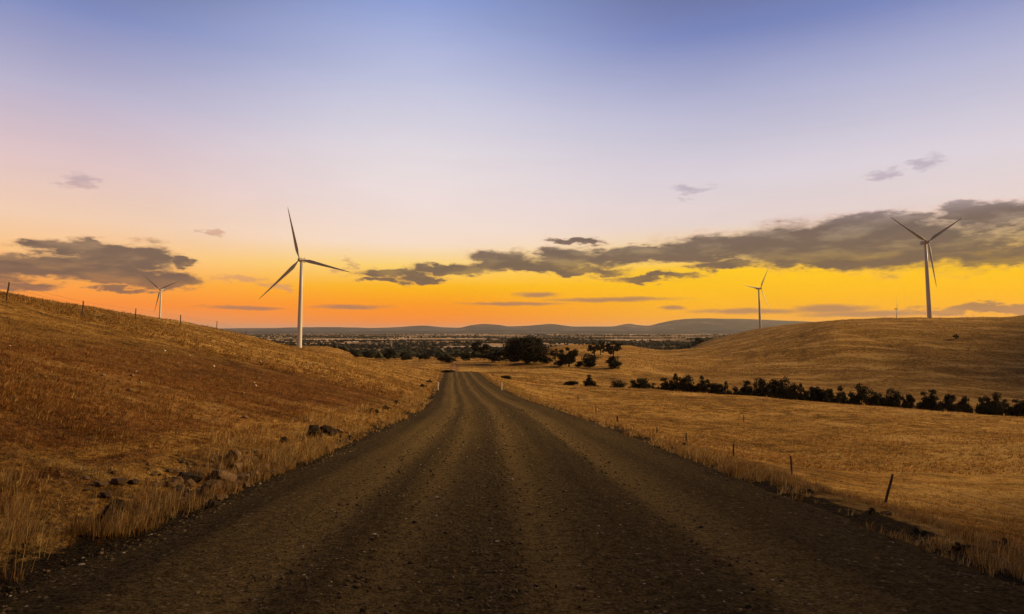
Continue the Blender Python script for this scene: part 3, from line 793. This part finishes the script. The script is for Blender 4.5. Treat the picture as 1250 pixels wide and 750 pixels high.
# ------------------------------------------------------------------ wind turbines
def tower_part():
    mb = MB(); mb.tube([(0, 0, -3), (0, 0, 0), (0, 0, 27), (0, 0, 54), (0, 0, 80)], [2.3, 2.25, 2.0, 1.7, 1.35], 32)
    for z, r in ((27, 2.04), (54, 1.74)): mb.tube([(0, 0, z - .12), (0, 0, z + .12)], [r, r], 32)
    return mb.mesh('tower', M['tower'])
def nacelle_part():
    mb = MB(); secs = [(-6.8, 1.1, 1.2), (-6.4, 1.5, 1.6), (-2, 1.75, 1.9), (2.2, 1.7, 1.85), (3.2, 1.3, 1.4)]; vs = []; fs = []; n = 16
    for x, hw, hh in secs:
        for k in range(n):
            a = k * math.tau / n; c, s = math.cos(a), math.sin(a); f = lambda q: math.copysign(abs(q) ** .45, q)
            vs.append((x, hw * f(c), 81.8 + hh * f(s)))
    for i in range(len(secs) - 1):
        for k in range(n): q = (k + 1) % n; fs.append((i * n + k, i * n + q, (i + 1) * n + q, (i + 1) * n + k))
    fs.append(tuple(reversed(range(n)))); fs.append(tuple((len(secs) - 1) * n + k for k in range(n)))
    mb.add(vs, fs); mb.tube([(-5.6, 0, 83.6), (-5.6, 0, 85.2)], [.07, .05], 6); mb.box((-4.9, 0, 83.9), (.8, .9, .22))
    return mb.mesh('nacelle', M['nacelle'])
def hub_part():
    mb = MB(); mb.tube([(-1.1, 0, 0), (-.8, 0, 0), (0.4, 0, 0), (1.3, 0, 0), (1.9, 0, 0), (2.2, 0, 0)], [1.2, 1.55, 1.6, 1.25, .7, .15], 20)
    return mb.mesh('hub', M['nacelle'])
def blade_part():
    mb = MB(); L = 50.5; st = [(1.0, 1.1, 1.0, 0), (2.5, 1.05, 1.0, 0), (5, 1.9, .62, 18), (9, 3.3, .28, 14), (14, 3.05, .22, 10), (22, 2.35, .19, 6), (32, 1.65, .17, 3), (42, 1.0, .16, 1), (48, .55, .16, 0), (L, .14, .2, 0)]
    n = 14; vs = []; fs = []
    for z, ch, th, tw in st:
        for k in range(n):
            a = k * math.tau / n; yy = math.cos(a) * ch * .5 - (ch * .18 if z > 3 else 0); xx = math.sin(a) * ch * .5 * th
            t = R(tw + 3); y2 = yy * math.cos(t) - xx * math.sin(t); x2 = yy * math.sin(t) + xx * math.cos(t)
            vs.append((x2 + 1.6 * (z / L) ** 2, y2, z))
    for i in range(len(st) - 1):
        for k in range(n): q = (k + 1) % n; fs.append((i * n + k, i * n + q, (i + 1) * n + q, (i + 1) * n + k))
    fs.append(tuple(reversed(range(n)))); fs.append(tuple((len(st) - 1) * n + k for k in range(n)))
    mb.add(vs, fs); return mb.mesh('blade', M['blade'])
TP = (tower_part(), nacelle_part(), hub_part(), blade_part())
def turbine(px, hub_py, D, face_az, phis, label):
    """face_az: compass direction the rotor faces, degrees clockwise from +Y; phis: blade angle clockwise as seen from the camera"""
    x, y, zh = at(px, hub_py, D); z = zh - 81.8
    root = link('wind_turbine', None, loc=(x, y, z), label=label, category='wind turbine', group='wind turbines on the hills')
    root.rotation_euler.z = R(90 - face_az)       # local +X faces the wind
    g = hz(x, y)
    tw = link('tower', TP[0], root)
    if g < z: tw.scale = (1, 1, 1)
    if g < z - .5:   # longer foot down to the ground
        link('foundation', foot_mesh(z - g), root)
    link('nacelle', TP[1], root)
    hb = link('hub', TP[2], root, (4.5, 0, 81.9)); hb.rotation_euler = (0, R(-4), 0)
    for p in phis:
        b = link('blade', TP[3], root, (4.5, 0, 81.9))
        # seen from the camera (looking at the rotor's face) clockwise p: local y axis points to the camera's right when it faces us
        b.rotation_euler = (Matrix.Rotation(R(-4), 3, 'Y') @ Matrix.Rotation(R(-p), 3, 'X')).to_euler()
    print('turbine', px, 'base z', round(z, 1), 'ground', round(g, 1))
def foot_mesh(d):
    mb = MB(); mb.tube([(0, 0, -d - 1), (0, 0, -1.2)], [3.2 + d * .12, 2.6], 24); return mb.mesh('foundation', M['tower'])
turbine(368.3, 317.8, 576, 186, (-15.6, 104.4, -135.6), 'tallest white wind turbine, left of the road, its foot in plain view')
turbine(1129.5, 296.2, 695, 176, (-57, 57, 177), 'large wind turbine on the crown of the right hill, one blade hanging down')
turbine(926.3, 352.3, 1217, 148, (34, -86, 154), 'mid sized wind turbine at the left shoulder of the right hill')
turbine(196.8, 353.8, 1385, 187, (-52, 68, 188), 'small wind turbine rising behind the left grassy ridge')
turbine(1094, 377.3, 2680, 140, (3, 123, -117), 'tiniest far wind turbine showing over the right hill beside the large one')

# ------------------------------------------------------------------ fences
def post_mesh(h, r, seed, wood=True):
    mb = MB(); rg = random.Random(seed)
    mb.tube([(0, 0, -.3), (rg.uniform(-.01, .01), 0, h * .4), (rg.uniform(-.015, .015), .005, h * .8), (0, 0, h)], [r * 1.08, r, r * .95, r * .85], 9)
    return mb.mesh('post', M['post'], False)
def fence(posts, label, wires, rootname='wire_fence', group=None, sag=.03):
    root = link(rootname, None, loc=posts[0][:3], label=label, category='fence')
    tops = []
    for i, (x, y, z, h, r, lx, ly) in enumerate(posts):
        p = link('post', post_mesh(h, r, i), root, (x - posts[0][0], y - posts[0][1], z - posts[0][2])); p.rotation_euler = (ly, lx, 0)
        m = Matrix.Rotation(lx, 3, 'Y') if True else None
        tops.append((Vector((x, y, z)), Matrix.Rotation(lx, 3, 'Y') @ Matrix.Rotation(ly, 3, 'X') @ Vector((0, 0, h))))
    for w in wires:
        mb = MB()
        for (b0, t0), (b1, t1) in zip(tops[:-1], tops[1:]):
            a = b0 + t0 * w; b = b1 + t1 * w; o = Vector(posts[0][:3])
            pts = [(a + (b - a) * s - Vector((0, 0, sag * 4 * s * (1 - s))) - o) for s in (0, .25, .5, .75, 1)]
            mb.tube(pts, [.006] * 5, 4, False)
        link('wire', mb.mesh('wire', M['wire']), root)
LP = []
for px, base, y, h, r, lx in ((-150, 350, 35, 1.25, .06, 0), (8, 364.6, 42, 1.25, .05, .08), (100, 387, 53, 1.3, .05, .03), (165, 395, 67, 1.15, .05, 0), (220, 403.5, 82, 1.25, .065, -.02), (264, 413, 97, 1.2, .05, 0), (300, 418, 113, 1.15, .05, 0)):
    x = at(px, base, y)[0]; LP.append((x, y, hz(x, y), h, r, lx, 0))
fence(LP, 'old post and wire fence running along the left grassy ridge', (.45, .7, .93))
RP = []
for px, y, h, r, lx in ((1290, 17, 1.0, .045, .05), (1077, 23.7, 1.08, .045, .30), (965, 31.1, 1.05, .045, -.02), (895, 38.6, 1.08, .05, .01), (838, 47.9, 1.08, .055, 0), (802, 57, 1.05, .06, .02), (754, 75, 1.05, .11, 0), (728, 92, 1.0, .07, 0), (706, 112, 1.0, .07, .03)):
    x = at(px, 540, y)[0]; RP.append((x, y, hz(x, y), h, r, lx, 0))
fence(RP, 'sagging wire fence with uneven posts along the right field', (.4, .65, .9))
# lone stake in the right field
g = ground_hit(908, 515); link('stake', post_mesh(.9, .05, 99), loc=g, label='lone short dark stake standing in the right field beyond the fence', category='stake')

def guide_post(px, base, y, label):
    x = at(px, base, y)[0]; z = hz(x, y)
    r = link('guide_post', None, loc=(x, y, z), label=label, category='guide post', group='white guide posts at the road edges'); r.rotation_euler.z = R(34)
    mb = MB(); mb.box((0, 0, .38), (.075, .018, .68)); mb.box((0, -.012, .38), (.02, .022, .66)); link('post', mb.mesh('post', M['white'], False), r)
    mb = MB(); mb.box((0, -.022, .86), (.032, .006, .06)); link('reflector', mb.mesh('reflector', M['reflector'], False), r)
guide_post(534.7, 473, 77, 'white guide post at the left edge of the gravel road')
guide_post(612.5, 472.5, 77, 'white guide post at the right edge of the gravel road')

# ------------------------------------------------------------------ haze
def build_haze():
    mb = MB(); mb.box((0, 2000, (330 - 74) / 2), (66000, 66000, (330 + 74) / 2))
    m = bpy.data.materials.new('thin_haze'); m.use_nodes = True; t = NT(m.node_tree)
    o = t.n('ShaderNodeOutputMaterial'); v = t.n('ShaderNodeVolumePrincipled')
    v.inputs['Color'].default_value = (.90, .85, .86, 1); v.inputs['Density'].default_value = 1.5e-5; v.inputs['Anisotropy'].default_value = .2
    t.nt.links.new(v.outputs[0], o.inputs['Volume'])
    link('haze', mb.mesh('haze', m, False), kind='stuff')
build_haze()

# ------------------------------------------------------------------ sky
SUN_AZ, SUN_EL = 72.0, 21.0      # clockwise from +Y, degrees
w = bpy.data.worlds.new('World'); sc.world = w; w.use_nodes = True
def build_world():
    t = NT(w.node_tree); out = t.n('ShaderNodeOutputWorld'); bg = t.n('ShaderNodeBackground')
    t.nt.links.new(bg.outputs[0], out.inputs[0])
    d = t.n('ShaderNodeTexCoord').outputs['Generated']
    s = t.n('ShaderNodeSeparateXYZ'); t.put(s.inputs[0], d); X, Y, Z = s.outputs
    az = t.math('ARCTAN2', X, Y); el = t.math('ARCSINE', Z)
    # elevation in picture-like units: 402 px = horizon
    e = t.math('DIVIDE', el, R(90), clamp=True)
    def pe(py, px=625):
        a = math.atan((px - 625) / FPX); v = np.array(at(px, py, 1000.0)); v[2] -= CAMH
        return math.asin(v[2] / np.linalg.norm(v)) / R(90)
    def ramp(px, stops): return t.ramp(e, [(max(0, pe(py, px)) if py > -900 else 1.0, srgb(*c)) for py, c in stops])
    left = ramp(100, [(402, (214, 150, 116)), (392, (236, 148, 92)), (372, (255, 140, 48)), (345, (255, 165, 66)), (310, (252, 196, 130)), (265, (244, 207, 178)), (200, (226, 198, 198)), (110, (184, 178, 204)), (10, (126, 139, 190)), (-120, (88, 92, 130)), (-300, (52, 52, 66)), (-999, (30, 30, 38))])
    cen = ramp(560, [(402, (255, 128, 20)), (392, (255, 134, 0)), (372, (255, 152, 0)), (350, (255, 184, 0)), (325, (255, 212, 112)), (298, (248, 222, 200)), (250, (238, 220, 216)), (190, (228, 219, 224)), (100, (192, 195, 222)), (5, (143, 160, 212)), (-120, (94, 98, 136)), (-300, (54, 54, 68)), (-999, (30, 30, 38))])
    rig = ramp(1050, [(402, (255, 160, 0)), (385, (255, 174, 0)), (350, (255, 190, 0)), (322, (255, 200, 14)), (295, (246, 212, 150)), (262, (232, 212, 206)), (200, (220, 210, 218)), (100, (180, 181, 210)), (5, (120, 134, 188)), (-120, (88, 92, 128)), (-300, (52, 52, 66)), (-999, (30, 30, 38))])
    A = lambda px: math.atan((px - 625) / FPX)
    col = t.mix(t.maprange(az, A(40), A(520)), left, cen)
    col = t.mix(t.maprange(az, A(480), A(900)), col, rig)
    # away from the glow the horizon turns to a dull mauve dusk
    dusk = t.ramp(e, [(0, srgb(130, 98, 84)), (.08, srgb(150, 112, 100)), (.25, srgb(100, 88, 96)), (.5, srgb(52, 52, 66)), (1, srgb(30, 30, 38))])
    absaz = t.math('ABSOLUTE', t.math('SUBTRACT', az, R(20)))
    col = t.mix(t.maprange(absaz, R(85), R(150)), col, dusk)
    # clouds
    p = t.n('ShaderNodeCombineXYZ', i_0=az, i_1=el, i_2=0.0).outputs[0]
    B = [(1105, 297, 140, 27), (1240, 261, 60, 13), (1230, 312, 95, 12), (990, 298, 105, 24), (1100, 312, 90, 18), (1080, 272, 60, 14), (1180, 258, 45, 10), (880, 303, 90, 13), (780, 310, 80, 10), (700, 316, 60, 9), (610, 318, 40, 11), (640, 326, 65, 8), (550, 328, 50, 6), (475, 333, 42, 6), (468, 343, 28, 3.5), (520, 339, 30, 3),
         (1010, 322, 70, 9), (885, 324, 42, 6), (705, 295, 34, 4.5), (845, 231, 28, 6), (1085, 211, 24, 7), (1143, 195, 22, 8),
         (60, 303, 55, 10), (110, 297, 35, 9), (148, 312, 55, 15), (60, 325, 100, 12), (135, 334, 85, 12), (205, 343, 42, 9), (-60, 330, 90, 14), (20, 349, 60, 7), (150, 353, 35, 4), (215, 320, 22, 6),
         (430, 375, 38, 2.8), (625, 371, 55, 2.2), (745, 366, 70, 2.8), (820, 376, 10, 3), (915, 380, 60, 3.6), (1010, 377, 40, 5), (1065, 383, 70, 4), (1200, 378, 90, 6), (655, 360, 24, 3.5), (418, 323, 9, 5), (248, 284, 14, 5), (88, 221, 24, 8),
         (285, 340, 30, 5), (335, 346, 26, 4), (300, 376, 40, 2.4), (790, 338, 60, 5), (680, 330, 80, 5), (1340, 280, 90, 30)]
    nz = t.noise(t.vmath('MULTIPLY', p, (12, 42, 1)), 1.0, 9, .60, .3)
    nz2 = t.noise(t.vmath('MULTIPLY_ADD', p, (75, 200, 1), (3.7, 9.1, 0)), 1.0, 7, .65, .5)
    warp = t.vmath('MULTIPLY', t.vmath('SUBTRACT', t.noise(t.vmath('MULTIPLY', p, (15, 44, 1)), 1.0, 8, .64, 0, True), (.5, .5, .5)), (.15, .050, 0))
    pw = t.vmath('ADD', p, warp)
    FA = {(248, 284), (88, 221), (285, 340), (335, 346), (300, 376), (845, 231), (1085, 211), (1143, 195), (418, 323)}
    dms = []
    pl = t.vmath('ADD', p, t.vmath('MULTIPLY', warp, (.5, .16, 0)))
    isl = lambda b: b[3] < 5.5 and b[1] > 355
    for grp in (0, 1, 2):
     dm = None
     for px, py, wx, hy in [b for b in B if (2 if isl(b) else int((b[0], b[1]) in FA)) == grp]:
         a0 = A(px); ca = math.cos(a0); e0 = pe(py, px) * R(90); sa = wx / FPX * ca * ca * (1.45 if grp == 2 else 1.12); se = hy / FPX * ca * 1.25
         q = t.vmath('MULTIPLY_ADD', pl if grp == 2 else pw, (1 / sa, 1 / se, 0), (-a0 / sa, -e0 / se, 0)); ln = t.vmath('LENGTH', q)
         if dm is None: dm = ln
         else:
             n = t.n('ShaderNodeMath', operation='SMOOTH_MIN'); t.put(n.inputs[0], dm); t.put(n.inputs[1], ln); n.inputs[2].default_value = .35; dm = n.outputs[0]
     dms.append(dm)
    dm = dms[0]
    # density: inside the shapes, eroded by noise
    nn = t.math('ADD', t.math('MULTIPLY', t.math('SUBTRACT', nz, .5), 1.15), t.math('MULTIPLY', t.math('SUBTRACT', nz2, .5), .24))
    den = t.math('ADD', t.math('MULTIPLY', t.math('SUBTRACT', 1.12, dm), 1.35), nn)
    alpha = t.maprange(den, -.24, .70)
    core = t.maprange(den, .0, .60)
    low = t.maprange(el, R(1.2), R(4.5))
    hi = t.maprange(el, R(8), R(12))
    ccol = t.mix(low, srgb(162, 112, 88), srgb(104, 84, 76)); ccol = t.mix(hi, ccol, srgb(178, 160, 172))
    edge = t.mix(.5, col, srgb(236, 160, 98))
    ccol = t.mix(core, edge, ccol)
    # uneven thickness and slightly paler tops
    ccol = t.mix(t.math('MULTIPLY', t.maprange(t.noise(t.vmath('MULTIPLY_ADD', p, (13, 50, 1), (8.1, 2.3, 0)), 1.0, 6, .55), .44, .66), .34), ccol, t.mix(.4, col, ccol))
    ccol = t.mix(t.math('MULTIPLY', t.maprange(nz, .34, .58, 1.0, 0.0), .45), ccol, srgb(92, 76, 72))
    al = t.math('MULTIPLY', alpha, t.maprange(low, 0.0, 1.0, .78, .93, False)); al = t.math('MULTIPLY', al, t.maprange(hi, 0.0, 1.0, 1.0, .5, False))
    den2 = t.math('ADD', t.math('MULTIPLY', t.math('SUBTRACT', 1.0, dms[1]), 1.1), nn)
    col = t.mix(t.math('MULTIPLY', t.maprange(den2, -.1, .8), .55), col, t.mix(hi, srgb(196, 140, 116), srgb(168, 150, 168)))
    den3 = t.math('ADD', t.math('MULTIPLY', t.math('SUBTRACT', 1.05, dms[2]), 1.0), t.math('MULTIPLY', nn, .8))
    col = t.mix(t.math('MULTIPLY', t.maprange(den3, -.1, .75), .78), col, srgb(158, 112, 92))
    fin = t.mix(al, col, ccol)
    # faint high veil over everything so the gradient is not perfectly even
    veil = t.maprange(t.noise(t.vmath('MULTIPLY', p, (2.2, 9, 1)), 1.0, 6, .6, .4), .35, .7, -.03, .035, False)
    vv = t.math('ADD', 1.0, veil); fin = t.mix(1.0, fin, t.n('ShaderNodeCombineColor', i_0=vv, i_1=vv, i_2=vv).outputs[0], 'MULTIPLY')
    sky = t.n('ShaderNodeTexSky', sky_type='NISHITA', sun_disc=False); sky.sun_elevation = R(SUN_EL); sky.sun_rotation = R(SUN_AZ)
    add = t.mix(.001, fin, sky.outputs[0], 'ADD')
    t.put(bg.inputs[0], add); bg.inputs[1].default_value = 1.0
build_world()
w.cycles.sampling_method = 'MANUAL'; w.cycles.sample_map_resolution = 512

sun = bpy.data.lights.new('sun', 'SUN'); sun.energy = 5.0; sun.angle = R(11); sun.color = (1.0, .66, .27)
so = bpy.data.objects.new('sun', sun); COL.objects.link(so)
so.rotation_euler = Vector((math.sin(R(SUN_AZ)) * math.cos(R(SUN_EL)), math.cos(R(SUN_AZ)) * math.cos(R(SUN_EL)), math.sin(R(SUN_EL)))).to_track_quat('Z', 'Y').to_euler()

# ------------------------------------------------------------------ render settings
vs = sc.view_settings; vs.view_transform = 'Standard'; vs.look = 'None'; vs.exposure = 0; vs.gamma = 1; vs.use_curve_mapping = False
sc.cycles.use_denoising = True; sc.cycles.max_bounces = 5; sc.cycles.diffuse_bounces = 2; sc.cycles.glossy_bounces = 2; sc.cycles.volume_bounces = 1; sc.cycles.transmission_bounces = 2
